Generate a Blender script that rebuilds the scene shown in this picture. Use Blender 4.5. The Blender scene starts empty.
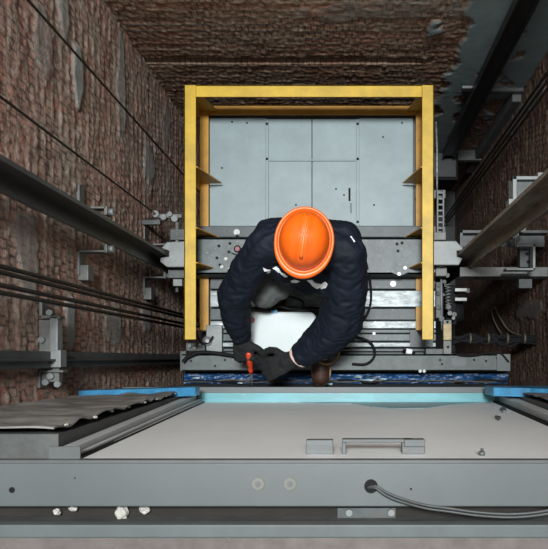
import bpy, bmesh, math, random
from mathutils import Vector, Matrix, noise
from mathutils.bvhtree import BVHTree
random.seed(7)
C = bpy.context.scene.collection
H, F, VX, VY = 4.1, 640.0, 346.0, 358.0      # camera height above the car roof, focal length in px, nadir

def K(z): return F/(H-z)
def P(px, py, z): return Vector(((px-VX)/K(z), (VY-py)/K(z), z))

# ------------------------------------------------------------------ materials
def mat(name, col, rough=.6, metal=0., var=.25, scale=6., col2=None, bump=0., bscale=60., stain=None, stain_at=.62, spec=.5, stretch=(1, 1, 1)):
    m = bpy.data.materials.new(name); m.use_nodes = True
    nt = m.node_tree; N = nt.nodes; L = nt.links
    b = N['Principled BSDF']
    b.inputs['Roughness'].default_value = rough; b.inputs['Metallic'].default_value = metal
    b.inputs['Specular IOR Level'].default_value = spec
    tc = N.new('ShaderNodeTexCoord'); mp = N.new('ShaderNodeMapping'); mp.inputs['Scale'].default_value = stretch
    L.new(tc.outputs['Object'], mp.inputs['Vector'])
    n1 = N.new('ShaderNodeTexNoise'); n1.inputs['Scale'].default_value = scale; n1.inputs['Detail'].default_value = 8
    n1.inputs['Roughness'].default_value = .65
    L.new(mp.outputs[0], n1.inputs['Vector'])
    mx = N.new('ShaderNodeMix'); mx.data_type = 'RGBA'
    c2 = col2 or tuple(c*(1-var) for c in col)
    mx.inputs[6].default_value = (*col, 1); mx.inputs[7].default_value = (*c2, 1)
    cr = N.new('ShaderNodeMapRange'); cr.inputs[1].default_value = .35; cr.inputs[2].default_value = .65
    L.new(n1.outputs['Fac'], cr.inputs[0]); L.new(cr.outputs[0], mx.inputs[0])
    out = mx.outputs[2]
    if stain:
        n2 = N.new('ShaderNodeTexNoise'); n2.inputs['Scale'].default_value = scale*3.7; n2.inputs['Detail'].default_value = 6
        n2.inputs['Roughness'].default_value = .7
        L.new(mp.outputs[0], n2.inputs['Vector'])
        r2 = N.new('ShaderNodeMapRange'); r2.inputs[1].default_value = stain_at; r2.inputs[2].default_value = stain_at+.07
        L.new(n2.outputs['Fac'], r2.inputs[0])
        m2 = N.new('ShaderNodeMix'); m2.data_type = 'RGBA'
        L.new(r2.outputs[0], m2.inputs[0]); L.new(out, m2.inputs[6]); m2.inputs[7].default_value = (*stain, 1)
        out = m2.outputs[2]
    L.new(out, b.inputs['Base Color'])
    if bump:
        n3 = N.new('ShaderNodeTexNoise'); n3.inputs['Scale'].default_value = bscale; n3.inputs['Detail'].default_value = 5
        L.new(mp.outputs[0], n3.inputs['Vector'])
        bp = N.new('ShaderNodeBump'); bp.inputs['Strength'].default_value = bump; bp.inputs['Distance'].default_value = .01
        L.new(n3.outputs['Fac'], bp.inputs['Height']); L.new(bp.outputs[0], b.inputs['Normal'])
    return m

M = {}
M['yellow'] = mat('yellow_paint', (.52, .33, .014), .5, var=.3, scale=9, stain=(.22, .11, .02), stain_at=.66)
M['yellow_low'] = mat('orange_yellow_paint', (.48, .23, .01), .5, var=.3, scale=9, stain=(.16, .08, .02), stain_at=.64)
M['roof'] = mat('roof_grey_paint', (.21, .268, .275), .5, var=.22, scale=4, stain=(.15, .17, .165), stain_at=.69)
M['roof_dark'] = mat('dark_undercoat', (.07, .08, .085), .6, var=.3, scale=8)
M['beam'] = mat('beam_grey_paint', (.090, .112, .111), .5, var=.45, scale=14, stain=(.20, .215, .205), stain_at=.6)
M['beam_dark'] = mat('beam_dark_paint', (.050, .064, .066), .5, var=.45, scale=14, stain=(.15, .16, .155), stain_at=.62)
M['galv'] = mat('galvanised_steel', (.30, .335, .335), .45, .3, var=.65, scale=22, stain=(.08, .085, .08), stain_at=.55, stretch=(.5, 2, 1))
M['shoe'] = mat('shoe_grey_steel', (.19, .205, .20), .5, .2, var=.3, scale=12)
M['steel'] = mat('bracket_grey_steel', (.13, .135, .127), .55, .2, var=.35, scale=14, stain=(.17, .11, .07), stain_at=.6)
M['steel_dark'] = mat('bracket_dark_steel', (.075, .083, .083), .55, .2, var=.4, scale=14, stain=(.10, .07, .05), stain_at=.58)
M['rail'] = mat('oily_rail_steel', (.085, .085, .08), .42, .5, var=.4, scale=5, stain=(.12, .08, .05), stain_at=.6, stretch=(2, 2, .5))
M['rail_rust'] = mat('rusty_rail_steel', (.24, .19, .14), .5, .3, var=.55, scale=5, stain=(.11, .065, .035), stain_at=.52, stretch=(2, 2, .5))
M['header'] = mat('header_grey_paint', (.092, .112, .108), .55, var=.4, scale=16, stain=(.06, .065, .06), stain_at=.64)
M['black'] = mat('black_rubber', (.008, .008, .009), .75, var=.3, spec=.2)
M['trunk'] = mat('black_trunking', (.018, .020, .021), .4, .2, var=.5, scale=10, stain=(.16, .16, .15), stain_at=.64)
M['rope'] = mat('oily_rope', (.030, .022, .018), .5, .3, var=.5, scale=60)
M['rope_tan'] = mat('dusty_rope', (.13, .11, .085), .6, .2, var=.5, scale=60)
M['wire'] = mat('beige_wire', (.25, .22, .17), .6)
M['blue'] = mat('blue_film', (.008, .065, .19), .4, var=.7, scale=14, stain=(.22, .32, .40), stain_at=.64, bump=.6, bscale=25, stretch=(.5, 2, 2))
M['blue_edge'] = mat('light_blue_film', (.05, .26, .48), .35, var=.4, scale=14)
M['turq'] = mat('turquoise_film', (.12, .36, .40), .4, var=.3, scale=5, stain=(.22, .36, .38), stain_at=.62, stretch=(.6, 3, 2))
M['turq_thin'] = mat('pale_turquoise_film', (.20, .30, .32), .4, var=.2, scale=9)
M['panel'] = mat('white_door_panel', (.80, .82, .81), .5, var=.06, scale=3, stain=(.70, .70, .68), stain_at=.72)
M['frame'] = mat('door_frame_grey', (.098, .112, .113), .5, var=.14, scale=3, stain=(.085, .094, .094), stain_at=.7)
M['jamb'] = mat('white_jamb_paint', (.50, .52, .52), .5, var=.15, scale=3)
M['lip'] = mat('door_frame_edge', (.09, .098, .098), .5, var=.2, scale=6)
M['boss'] = mat('beige_cap', (.155, .16, .14), .6, var=.15)
M['sill'] = mat('sill_metal', (.085, .10, .10), .55, var=.25, scale=6)
M['sill_pink'] = mat('pink_granite', (.12, .10, .093), .7, var=.35, scale=22, stain=(.13, .12, .11), stain_at=.62)
M['film'] = mat('grey_protective_sheet', (.26, .245, .225), .5, var=.6, scale=5, stain=(.5, .48, .45), stain_at=.70, stretch=(1, 1, 2.5))
M['gap'] = mat('gap_shade_dark', (.022, .018, .014), .9, var=.4)  # shade of the gap below the sill, put into the colour
M['mortar'] = mat('mortar_white', (.50, .49, .44), .85, var=.25, scale=30, bump=.5)
M['concrete'] = mat('concrete_grey', (.10, .105, .10), .85, var=.35, scale=8, bump=.4)
M['pit'] = mat('pit_concrete', (.06, .06, .06), .9, var=.4, scale=6)
M['white'] = mat('white_plastic', (.43, .48, .475), .45, var=.06, scale=6, stain=(.55, .58, .57), stain_at=.72)
M['tan'] = mat('tan_block', (.40, .32, .18), .7, var=.3, scale=25)
M['red'] = mat('red_plastic', (.62, .06, .02), .35, var=.15)
M['sticker'] = mat('red_brown_sticker', (.26, .06, .07), .5, var=.3, scale=80)
M['bluebit'] = mat('blue_tape', (.04, .30, .50), .5)
M['chrome'] = mat('bright_steel', (.22, .22, .215), .4, .5, var=.2, scale=20)
M['helmet'] = mat('orange_helmet', (.80, .135, .006), .38, var=.22, scale=5, col2=(.72, .10, .005))
M['helmet_rim'] = mat('orange_helmet_rim', (.88, .17, .02), .42, var=.1, scale=5)
M['jacket'] = mat('navy_jacket', (.0048, .0085, .017), .7, var=.4, scale=8, bump=.8, bscale=22, spec=.22)
M['trouser'] = mat('grey_trousers', (.085, .095, .09), .85, var=.35, scale=14, bump=.5, bscale=30)
M['glove'] = mat('black_glove', (.005, .0055, .006), .85, var=.3, scale=30, bump=.4, bscale=120)
M['skin'] = mat('skin', (.50, .27, .19), .55, var=.12)
M['cuff'] = mat('pink_cuff', (.62, .42, .37), .8, var=.15)
M['boot'] = mat('brown_boot', (.055, .025, .017), .5, var=.4, scale=14)
M['sole'] = mat('tan_sole', (.30, .19, .09), .6, var=.3, scale=20)
M['lettering'] = mat('white_print', (.80, .82, .82), .6, var=.05)
M['hair'] = mat('black_hair', (.012, .010, .009), .6)
M['eye'] = mat('eye_white', (.7, .7, .68), .3)

def brick_mat(name, tint=(1, 1, 1), plaster=(.20, .21, .20)):
    m = bpy.data.materials.new(name); m.use_nodes = True
    nt = m.node_tree; N = nt.nodes; L = nt.links; b = N['Principled BSDF']
    b.inputs['Roughness'].default_value = .9; b.inputs['Specular IOR Level'].default_value = .25
    def col(c): return (c[0]*tint[0], c[1]*tint[1], c[2]*tint[2], 1)
    uv = N.new('ShaderNodeUVMap'); uv.uv_map = 'metres'
    br = N.new('ShaderNodeTexBrick'); br.inputs['Scale'].default_value = 1; br.inputs['Brick Width'].default_value = .25
    br.inputs['Row Height'].default_value = .075; br.inputs['Mortar Size'].default_value = .009; br.inputs['Mortar Smooth'].default_value = .4
    br.inputs['Color1'].default_value = col((.215, .10, .075)); br.inputs['Color2'].default_value = col((.145, .09, .07))
    br.inputs['Mortar'].default_value = col((.19, .16, .135))
    wn = N.new('ShaderNodeTexNoise'); wn.inputs['Scale'].default_value = 18; wn.inputs['Detail'].default_value = 3
    L.new(uv.outputs[0], wn.inputs['Vector'])
    ad = N.new('ShaderNodeMix'); ad.data_type = 'VECTOR'; ad.inputs[0].default_value = .012
    L.new(uv.outputs[0], ad.inputs[4]); L.new(wn.outputs['Color'], ad.inputs[5]); L.new(ad.outputs[1], br.inputs['Vector'])
    def mix(fac, a, c):
        x = N.new('ShaderNodeMix'); x.data_type = 'RGBA'; L.new(fac, x.inputs[0]); L.new(a, x.inputs[6])
        if isinstance(c, tuple): x.inputs[7].default_value = c
        else: L.new(c, x.inputs[7])
        return x.outputs[2]
    def nz(scale, lo, hi, stretch=(1, 1, 1), mx=1.):
        mp = N.new('ShaderNodeMapping'); mp.inputs['Scale'].default_value = stretch; L.new(uv.outputs[0], mp.inputs[0])
        n = N.new('ShaderNodeTexNoise'); n.inputs['Scale'].default_value = scale; n.inputs['Detail'].default_value = 7; n.inputs['Roughness'].default_value = .7
        L.new(mp.outputs[0], n.inputs['Vector'])
        r = N.new('ShaderNodeMapRange'); r.inputs[1].default_value = lo; r.inputs[2].default_value = hi; r.inputs[4].default_value = mx
        L.new(n.outputs['Fac'], r.inputs[0]); return r.outputs[0]
    c = br.outputs['Color']
    c = mix(nz(1.7, .42, .62, (1, .8, 1), .75), c, col((.20, .165, .138)))      # mortar smeared over whole areas
    def pits(w, rh, mort, shear, dark, amount, off):
        sp = N.new('ShaderNodeSeparateXYZ'); L.new(ad.outputs[1], sp.inputs[0])
        ma = N.new('ShaderNodeMath'); ma.operation = 'MULTIPLY_ADD'; L.new(sp.outputs[1], ma.inputs[0]); ma.inputs[1].default_value = shear; L.new(sp.outputs[0], ma.inputs[2])
        cb = N.new('ShaderNodeCombineXYZ'); L.new(ma.outputs[0], cb.inputs[0]); L.new(sp.outputs[1], cb.inputs[1])
        b2 = N.new('ShaderNodeTexBrick'); b2.inputs['Scale'].default_value = 1; b2.inputs['Brick Width'].default_value = w; b2.inputs['Row Height'].default_value = rh
        b2.inputs['Mortar Size'].default_value = mort; b2.inputs['Mortar Smooth'].default_value = .6; b2.offset = off; L.new(cb.outputs[0], b2.inputs['Vector'])
        mm = N.new('ShaderNodeMath'); mm.operation = 'MULTIPLY'; L.new(b2.outputs['Fac'], mm.inputs[0]); L.new(amount, mm.inputs[1])
        return mm.outputs[0]
    c = mix(nz(1.0, .5, .62, (.35, 9, 1), .5), c, col((.20, .085, .065)))
    c = mix(nz(1.0, .52, .66, (.3, 7, 1), .5), c, col((.16, .165, .13)))
    c = mix(nz(22, .52, .66, (1, 1, 1), .7), c, col((.24, .215, .18)))
    c = mix(nz(26, .50, .60, (1.3, 1, 1), .6), c, col((.065, .045, .036)))
    c = mix(nz(3.1, .60, .72, (1.5, .6, 1), .8), c, col((.24, .05, .035)))
    c = mix(pits(.036, .075, .0075, 0., 0, nz(7, .38, .56, (1, .6, 1), .9), .5), c, col((.060, .043, .035)))
    at = N.new('ShaderNodeAttribute'); at.attribute_name = 'mortar'
    c = mix(at.outputs['Fac'], c, col((.285, .245, .205)))
    ap = N.new('ShaderNodeAttribute'); ap.attribute_name = 'plaster'
    pc = mix(nz(5, .35, .65), c, (*plaster, 1)); 
    pl = N.new('ShaderNodeMix'); pl.data_type = 'RGBA'; L.new(nz(6, .3, .7), pl.inputs[0])
    pl.inputs[6].default_value = (*plaster, 1); pl.inputs[7].default_value = (*[p*.68 for p in plaster], 1)
    c = mix(ap.outputs['Fac'], c, pl.outputs[2])
    L.new(c, b.inputs['Base Color'])
    n3 = N.new('ShaderNodeTexNoise'); n3.inputs['Scale'].default_value = 90; n3.inputs['Detail'].default_value = 4
    L.new(uv.outputs[0], n3.inputs['Vector'])
    bp = N.new('ShaderNodeBump'); bp.inputs['Strength'].default_value = .6; bp.inputs['Distance'].default_value = .006
    L.new(n3.outputs['Fac'], bp.inputs['Height']); L.new(bp.outputs[0], b.inputs['Normal'])
    return m
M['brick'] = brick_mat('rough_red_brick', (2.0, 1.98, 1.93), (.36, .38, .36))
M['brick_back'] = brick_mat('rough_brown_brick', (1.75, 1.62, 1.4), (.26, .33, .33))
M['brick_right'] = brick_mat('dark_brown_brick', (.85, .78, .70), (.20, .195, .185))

# ------------------------------------------------------------------ mesh helpers
class MB:
    def __init__(s): s.bm = bmesh.new()
    def box(s, a, b):
        x0, y0, z0 = [min(a[i], b[i]) for i in range(3)]; x1, y1, z1 = [max(a[i], b[i]) for i in range(3)]
        v = [s.bm.verts.new(p) for p in ((x0,y0,z0),(x1,y0,z0),(x1,y1,z0),(x0,y1,z0),(x0,y0,z1),(x1,y0,z1),(x1,y1,z1),(x0,y1,z1))]
        for f in ((0,3,2,1),(4,5,6,7),(0,1,5,4),(1,2,6,5),(2,3,7,6),(3,0,4,7)): s.bm.faces.new([v[i] for i in f])
        return s
    def pbox(s, x0, y0, x1, y1, z, t):
        return s.box(P(x0, y0, z), P(x1, y1, z) - Vector((0, 0, t)))
    def prism(s, pts, ext):      # closed outline of 3D points, extruded by a vector
        ext = Vector(ext)
        a = [s.bm.verts.new(p) for p in pts]; b = [s.bm.verts.new(Vector(p)+ext) for p in pts]
        s.bm.faces.new(a); s.bm.faces.new(b[::-1])
        for i in range(len(a)):
            j = (i+1) % len(a); s.bm.faces.new((a[j], a[i], b[i], b[j]))
        return s
    def tube(s, pts, r, n=10, cap=True):
        pts = [Vector(p) for p in pts]; rr = r if isinstance(r, (list, tuple)) else [r]*len(pts)
        rings = []; up = None
        for i, p in enumerate(pts):
            d = (pts[min(i+1, len(pts)-1)] - pts[max(i-1, 0)]).normalized()
            if up is None: up = d.orthogonal().normalized()
            else: up = (up - d*up.dot(d)).normalized()
            sd = d.cross(up)
            rings.append([s.bm.verts.new(p + (up*math.cos(t)+sd*math.sin(t))*rr[i]) for t in [2*math.pi*k/n for k in range(n)]])
        for a, b in zip(rings, rings[1:]):
            for k in range(n): 
                f = s.bm.faces.new((a[k], a[(k+1) % n], b[(k+1) % n], b[k])); f.smooth = True
        if cap: s.bm.faces.new(rings[0][::-1]); s.bm.faces.new(rings[-1])
        return s
    def cyl(s, c, r, h, n=16, axis=(0, 0, 1)):
        c = Vector(c); a = Vector(axis).normalized(); return s.tube([c, c+a*h], r, n)
    def build(s, name, m, parent=None, bevel=0.):
        me = bpy.data.meshes.new(name)
        bmesh.ops.recalc_face_normals(s.bm, faces=s.bm.faces); s.bm.to_mesh(me); s.bm.free()
        me.materials.append(M[m]); o = bpy.data.objects.new(name, me); C.objects.link(o)
        if parent is not None: link_parent(o, parent)
        if bevel:
            bv = o.modifiers.new('bevel', 'BEVEL'); bv.width = bevel; bv.segments = 2; bv.limit_method = 'ANGLE'
        return o
def link_parent(o, parent):
    o.parent = parent
    if parent.type == 'EMPTY': o.matrix_parent_inverse = Matrix.Translation(parent.location).inverted()
def curve_pts(pts, n=8):
    pts = [Vector(p) for p in pts]; out = []
    q = [2*pts[0]-pts[1]] + pts + [2*pts[-1]-pts[-2]]
    for i in range(1, len(q)-2):
        a, b, c, d = q[i-1:i+3]
        for k in range(n):
            t = k/n; out.append(.5*((2*b)+(c-a)*t+(2*a-5*b+4*c-d)*t*t+(3*b-a-3*c+d)*t**3))
    out.append(pts[-1]); return out
def tag(o, label, cat, group=None, kind=None):
    if label: o['label'] = label
    if cat: o['category'] = cat
    if group: o['group'] = group
    if kind: o['kind'] = kind
    return o
def thing(name, loc, label, cat, group=None):
    o = bpy.data.objects.new(name, None); o.location = loc; o.empty_display_size = .05; C.objects.link(o)
    return tag(o, label, cat, group)
def struct(o): o['kind'] = 'structure'; return o

# ------------------------------------------------------------------ brick walls with real relief
XL, XR, YB = -1.30, 1.25, 1.91
def steps(a, b, d):
    n = max(1, round((b-a)/d)); return [a+(b-a)*i/n for i in range(n+1)]
def brick_wall(name, m, origin, ud, nd, ulen, z0, z1, fine0, fine1, seed, patches=(), lump=.004, du=.0125, back=.12, grooves=(), skip=None):
    ud, nd, origin = Vector(ud), Vector(nd), Vector(origin)
    us = steps(0, ulen, du)
    vs = steps(z0, fine0, .2)[:-1] + steps(fine0, fine1, .0107) + (steps(fine1, z1, .3)[1:] if z1 > fine1 else [])
    bm = bmesh.new(); g = []; mo = []; plv = []
    for v in vs:
        row = []
        for u in us:
            c = math.floor(v/.075+.5); fr = abs(v/.075 - c)*.075
            k = math.exp(-(fr/.013)**2)
            lu = noise.noise(Vector((u*40+c*3.7, c*5.3, seed)))
            l2 = noise.noise(Vector((u*2.1, v*1.7, seed+9)))
            lum = min(1.3, max(0, .2+lu*2.2+l2*.8))
            row_i = math.floor(v/.075); bi = math.floor(u/.25 + (row_i % 2)*.5)
            jit = noise.noise(Vector((bi*7.1+.3, row_i*3.3+.7, seed+2)))*.004
            fn = noise.noise(Vector((u*30, v*34, seed+4)))*.0045
            pm = 0.
            for (pu, pv, su, sv, amt) in patches:
                e = noise.noise(Vector((u*6, v*5, seed+pu)))*.55 + noise.noise(Vector((u*22, v*20, seed+pu)))*.2
                q = 1-math.sqrt(((u-pu)/su)**2+((v-pv)/sv)**2)+e*1.3
                pm = max(pm, min(1, max(0, q*6))*amt)
            h = .006+(jit+fn)*(1-pm) + k*lum*lump*(1-pm*.9) + pm*.012
            for (g0, g1, gd) in grooves:
                if g0 < v < g1 and u > .70+.03*noise.noise(Vector((v*30, 1, 1))): h -= gd
            bv = bm.verts.new(origin+ud*u+nd*h+Vector((0, 0, v)))
            row.append(bv); mo.append(min(1, k*lum*.22+max(0, noise.noise(Vector((u*38, v*44, seed+6)))*1.2-.35))*(1-pm)); plv.append(pm)
        g.append(row)
    uvl = bm.loops.layers.uv.new('metres')
    for i in range(len(vs)-1):
        for j in range(len(us)-1):
            f = bm.faces.new((g[i][j], g[i][j+1], g[i+1][j+1], g[i+1][j])); f.smooth = True
            for lp, (uu, vv) in zip(f.loops, ((us[j], vs[i]), (us[j+1], vs[i]), (us[j+1], vs[i+1]), (us[j], vs[i+1]))):
                lp[uvl].uv = (uu, vv)
    n0 = len(bm.verts)
    # solid body behind the rough face
    a = origin - nd*.03; b = origin + ud*ulen - nd*(.03+back)
    mb = MB(); mb.bm.free(); mb.bm = bm
    mb.box((a.x, a.y, z0), (b.x, b.y, z1))
    me = bpy.data.meshes.new(name); bm.normal_update(); bm.to_mesh(me); bm.free()
    ex = len(me.vertices)-n0
    for nm, arr in (('mortar', mo), ('plaster', plv)):
        at = me.attributes.new(nm, 'FLOAT', 'POINT'); at.data.foreach_set('value', arr+[0.]*ex)
    me.materials.append(M[m]); o = bpy.data.objects.new(name, me); C.objects.link(o)
    return struct(o)

TOP = 8.6
def yz(px, py, X=None, Y=None):      # point of the picture on the wall plane X or Y -> (u coordinate, z)
    if X is not None: d = X*F/(px-VX); return (VY-py)*d/F, H-d
    d = Y*F/(VY-py); return (px-VX)*d/F, H-d
# left wall: u runs along Y from -.40
Y0 = -.40
lp = []
for (px, py, su, sv, a) in ((76, 82, .24, .055, .95), (120, 85, .26, .07, .55), (148, 160, .22, .13, .7), (42, 45, .22, .08, .4), (26, 255, .17, .10, .5), (68, 322, .12, .055, .9), (112, 325, .14, .12, .5), (146, 315, .10, .12, .8), (62, 15, .12, .06, .6), (165, 120, .2, .1, .4)):
    y, z = yz(px, py, X=XL); lp.append((y-Y0, z, su, sv, a))
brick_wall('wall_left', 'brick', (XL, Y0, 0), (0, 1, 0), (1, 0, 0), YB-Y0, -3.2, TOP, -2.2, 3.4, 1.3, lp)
# back wall: u runs along X from XL
bp_ = [(.72-XL+.55, 1.4, .64, 2.4, 1.), (.80-XL, -1.2, .13, 1.3, .9), (.80-XL, .2, .14, .8, 1.)]
for (px, py, su, sv, a) in ((380, 8, .5, .12, .3),):
    x, z = yz(px, py, Y=YB); bp_.append((x-XL, z, su, sv, a))
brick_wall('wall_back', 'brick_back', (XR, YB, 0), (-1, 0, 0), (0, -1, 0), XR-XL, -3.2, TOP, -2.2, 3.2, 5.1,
           [(XR-XL-u, z, su, sv, a) for (u, z, su, sv, a) in bp_], lump=.003, grooves=((-.03, .03, .022),))
# right wall
rp = []
for (px, py, su, sv, a) in ((530, 310, .06, .3, .7), (500, 120, .10, .3, .4), (524, 112, .06, .5, .8)):
    y, z = yz(px, py, X=XR); rp.append((YB-y, z, su, sv, a))
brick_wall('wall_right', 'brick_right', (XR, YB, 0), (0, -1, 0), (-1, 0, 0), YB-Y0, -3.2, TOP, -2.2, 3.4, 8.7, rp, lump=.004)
# front wall of the shaft, with the landing door opening below and the open doorway above the sill
fr = MB()
fr.box((XL-.1, -.42, -3.2), (XR+.1, -.60, .34)); fr.box((XL-.1, -.21, -3.2), (XR+.1, -.42, .34))
fr.box((XL-.1, -.2, .34), (-.92, -.60, 2.42)); fr.box((.95, -.2, .34), (XR+.1, -.60, 2.42))
fr.prism([(-.92, -.2, .34), (-.91, -.2, .40), (-.755, -.2, 2.42), (-.92, -.2, 2.42)], (0, -.4, 0)); fr.prism([(.95, -.2, .34), (.95, -.2, 2.42), (.78, -.2, 2.42), (.945, -.2, .40)], (0, -.4, 0))
fr.box((-.92, -.30, .34), (.95, -.60, 2.42)); fr.box((XL-.1, -.415, 2.42), (XR+.1, -.60, 2.765))
fr.box((XL-.1, -.40, 2.765), (-1.0, -.60, TOP)); fr.box((1.0, -.40, 2.765), (XR+.1, -.60, TOP)); fr.box((-1.0, -.40, 4.95), (1.0, -.60, TOP))
struct(fr.build('wall_front', 'concrete'))
fl = MB(); fl.box((XL-.15, -.6, -3.3), (XR+.15, YB+.15, -3.2)); struct(fl.build('floor', 'pit'))
ce = MB(); ce.box((XL-.15, -.6, TOP), (XR+.15, YB+.15, TOP+.1)); struct(ce.build('ceiling', 'concrete'))
# landing sill across the doorway the picture is taken from
s = MB(); s.box((-1.28, -.339, 2.77), (1.22, -.366, 2.80)); sl = struct(s.build('trim_1', 'sill', bevel=.003))
s = MB(); s.box((-1.28, -.366, 2.765), (1.22, -1.6, 2.798)); struct(s.build('trim_2', 'sill_pink'))
s = MB(); s.box((XL, -.374, 2.42), (XR, -.414, 2.426)); struct(s.build('gap_shade_strip', 'gap'))  # near-black strip painted in for the shade under the sill
# concrete ledges low on the back right corner
def ledge(x0, y0, x1, y1, zt, t, name):
    s = MB(); s.box((P(x0, y0, zt).x, YB+.02, zt), (P(x1, y1, zt).x, P(x1, y1, zt).y, zt-t)); return struct(s.build(name, 'concrete', bevel=.01))
ledge(463, 0, 528, 91, -.38, .06, 'trim_3'); ledge(455, 0, 486, 160, -1.75, .08, 'trim_4')
s = MB(); s.box((1.18, 1.82, -.44), (1.25, 1.93, -2.2)); struct(s.build('trim_5', 'concrete', bevel=.01))

# ------------------------------------------------------------------ lift car
car = thing('elevator_car', (-.22, .8, -2.4), 'lift car seen from above with a pale grey panelled roof under the worker', 'lift car')
ZR = 0.
s = MB(); s.box((-.93, .0, -.055), (.50, 1.60, -.02)); s.build('roof_base', 'roof_dark', car)
s = MB()
s.box((-.88, .03, -2.4), (-.85, 1.54, -.055)); s.box((.42, .03, -2.4), (.45, 1.54, -.055)); s.box((-.85, 1.51, -2.4), (.42, 1.54, -.055)); s.box((-.85, .03, -2.4), (.42, .06, -.055)); s.box((-.88,.03,-2.43),(.45,1.54,-2.4))
s.build('car_wall', 'beam_dark', car)
g = .8
for i, (x0, y0, x1, y1) in enumerate(((209.5, 118, 266, 226), (268, 119, 311.6, 159.5), (312.4, 119, 356.5, 159.5), (268, 161, 311.6, 226), (312.4, 161, 356.5, 226), (359, 118, 413, 226))):
    s = MB(); s.pbox(x0, y0, x1, y1, ZR, .02); pnl = s.build('roof_panel', 'roof', car, bevel=.002)
for x in (267, 357.7):       # pressed seams with screw heads
    s = MB(); s.pbox(x-1.6, 119, x+1.6, 226, .012, .03); sm = s.build('seam_strip', 'roof', car, bevel=.003)
    for y in (124, 159, 222):
        q = MB(); q.cyl(P(x, y, .012), .008, .006); q.build('screw', 'black', sm)
s = MB(); s.pbox(268, 158.8, 356.5, 161, .01, .03); s.build('seam_strip', 'roof', car, bevel=.003)
for (x, y) in ((222, 168), (247, 123), (336, 189), (383, 137), (374, 205), (296, 205), (344, 195), (402, 123), (232, 122)):
    s = MB(); s.cyl(P(x, y, .0), .006, .003, 10); s.build('rivet', 'black', car)
s = MB(); s.pbox(348.5, 188, 350.5, 201, .003, .004); s.pbox(350.6, 203, 351.4, 213, .003, .004); s.build('slot', 'black', car)

# transom beam across the roof (perforated)
cx = thing('crosshead_beam', P(311, 255, .0), 'grey steel crossbeam with rows of holes lying across the lift roof behind the worker', 'steel beam')
zb = .17
s = MB(); s.pbox(184, 226, 436, 237, zb-.08, .06); s.build('rear_flange', 'beam_dark', cx, bevel=.003)
s = MB(); s.pbox(184, 237.5, 438, 275, zb, .03); s.pbox(184, 237.5, 438, 240, zb, .13); s.pbox(184, 272, 438, 275, zb, .16)
s.build('web_plate', 'beam', cx, bevel=.003)
def dots(pts, z, r, m, par, nm, h=.003):
    for (x, y) in pts:
        q = MB(); q.cyl(P(x, y, z), r, h, 12); q.build(nm, m, par)
dots(((219, 246), (220, 265), (230, 243.5), (229, 252), (217, 258), (397, 244), (402, 243), (405, 248), (398, 251), (395, 268), (400, 271), (407, 264), (404, 258)), zb, .009, 'black', cx, 'hole')
dots(((222, 267), (230, 269), (226, 259), (236, 233), (405, 268), (399, 274)), zb, .011, 'chrome', cx, 'bolt', .008)
dots(((237, 232.5),), zb-.08, .020, 'chrome', cx, 'bolt', .010)
s = MB(); s.prism([P(x, y, zb+.004) for (x, y) in ((390, 272), (396, 262), (403, 258), (401, 250), (407, 241), (409, 272), (400, 276))], (0, 0, .003)); s.build('worn_patch', 'beam', cx)

# bright pressed ribs on the front of the roof, each strip a part
ribs = thing('roof_front_ribs', P(311, 310, -.02), 'row of bright and grey metal strips on the roof before the door header', 'metal strips')
for (y0, y1, z, t, m) in ((277, 289, .03, .05, 'beam_dark'), (290.5, 307, .055, .075, 'galv'), (308.5, 320, .015, .035, 'beam_dark'), (321, 328.5, .045, .065, 'galv'),
                          (329.5, 333, .02, .04, 'beam'), (334, 341, .03, .05, 'beam'), (342.5, 347, .045, .065, 'galv'), (348.5, 351.5, .02, .04, 'beam_dark')):
    s = MB(); s.pbox(210, y0, 436, y1, z, t); s.build('rib', m, ribs, bevel=.004)
dots(((393, 284), (232, 283)), .03, .019, 'chrome', ribs, 'bolt', .01)
dots(((375, 323), (383, 325), (374, 333.5), (371, 306), (221, 325), (416, 334)), .045, .010, 'lettering', ribs, 'paint_spot', .003)
s = MB(); s.pbox(410, 330, 433, 347, .05, .07); s.build('end_plate', 'beam_dark', ribs)

# ------------------------------------------------------------------ yellow guard frame
gr = thing('guard_frame', (-.21, .9, -.02), 'yellow painted steel guard frame around three sides of the lift roof', 'guard rail')
zt, zl = .40, .05
t = .068
xa, xb, ya, ye = (184-VX)/K(zt), (434-VX)/K(zt), (VY-85)/K(zt), (VY-339.5)/K(zt)
def rail_set(z, xa, xb, ya, ye, nm, m, t=.068, th=.008):
    s = MB(); s.box((xa, ye, z), (xa+t, ya, z-th)); s.box((xa, ye, z), (xa+th, ya, z-.05)); s.build(nm, m, gr, bevel=.002)
    s = MB(); s.box((xb-t, ye, z), (xb, ya, z-th)); s.box((xb-th, ye, z), (xb, ya, z-.05)); s.build(nm, m, gr, bevel=.002)
    s = MB(); s.box((xa+t+.001, ya-t, z), (xb-t-.001, ya, z-th)); s.box((xa+t+.001, ya-th, z), (xb-t-.001, ya, z-.05)); s.build(nm, m, gr, bevel=.002)
rail_set(zt, xa, xb, ya, ye, 'top_rail', 'yellow')
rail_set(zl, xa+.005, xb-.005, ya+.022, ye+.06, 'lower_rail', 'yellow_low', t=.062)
s = MB()
for y in (165, 226, 262):
    pass
s.bm.free()
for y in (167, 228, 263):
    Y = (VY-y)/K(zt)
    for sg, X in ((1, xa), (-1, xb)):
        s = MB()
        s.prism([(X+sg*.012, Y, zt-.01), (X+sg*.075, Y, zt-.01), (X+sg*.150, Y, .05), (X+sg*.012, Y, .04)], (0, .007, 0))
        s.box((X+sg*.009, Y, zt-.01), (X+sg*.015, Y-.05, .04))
        s.build('post', 'yellow_low', gr)
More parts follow.
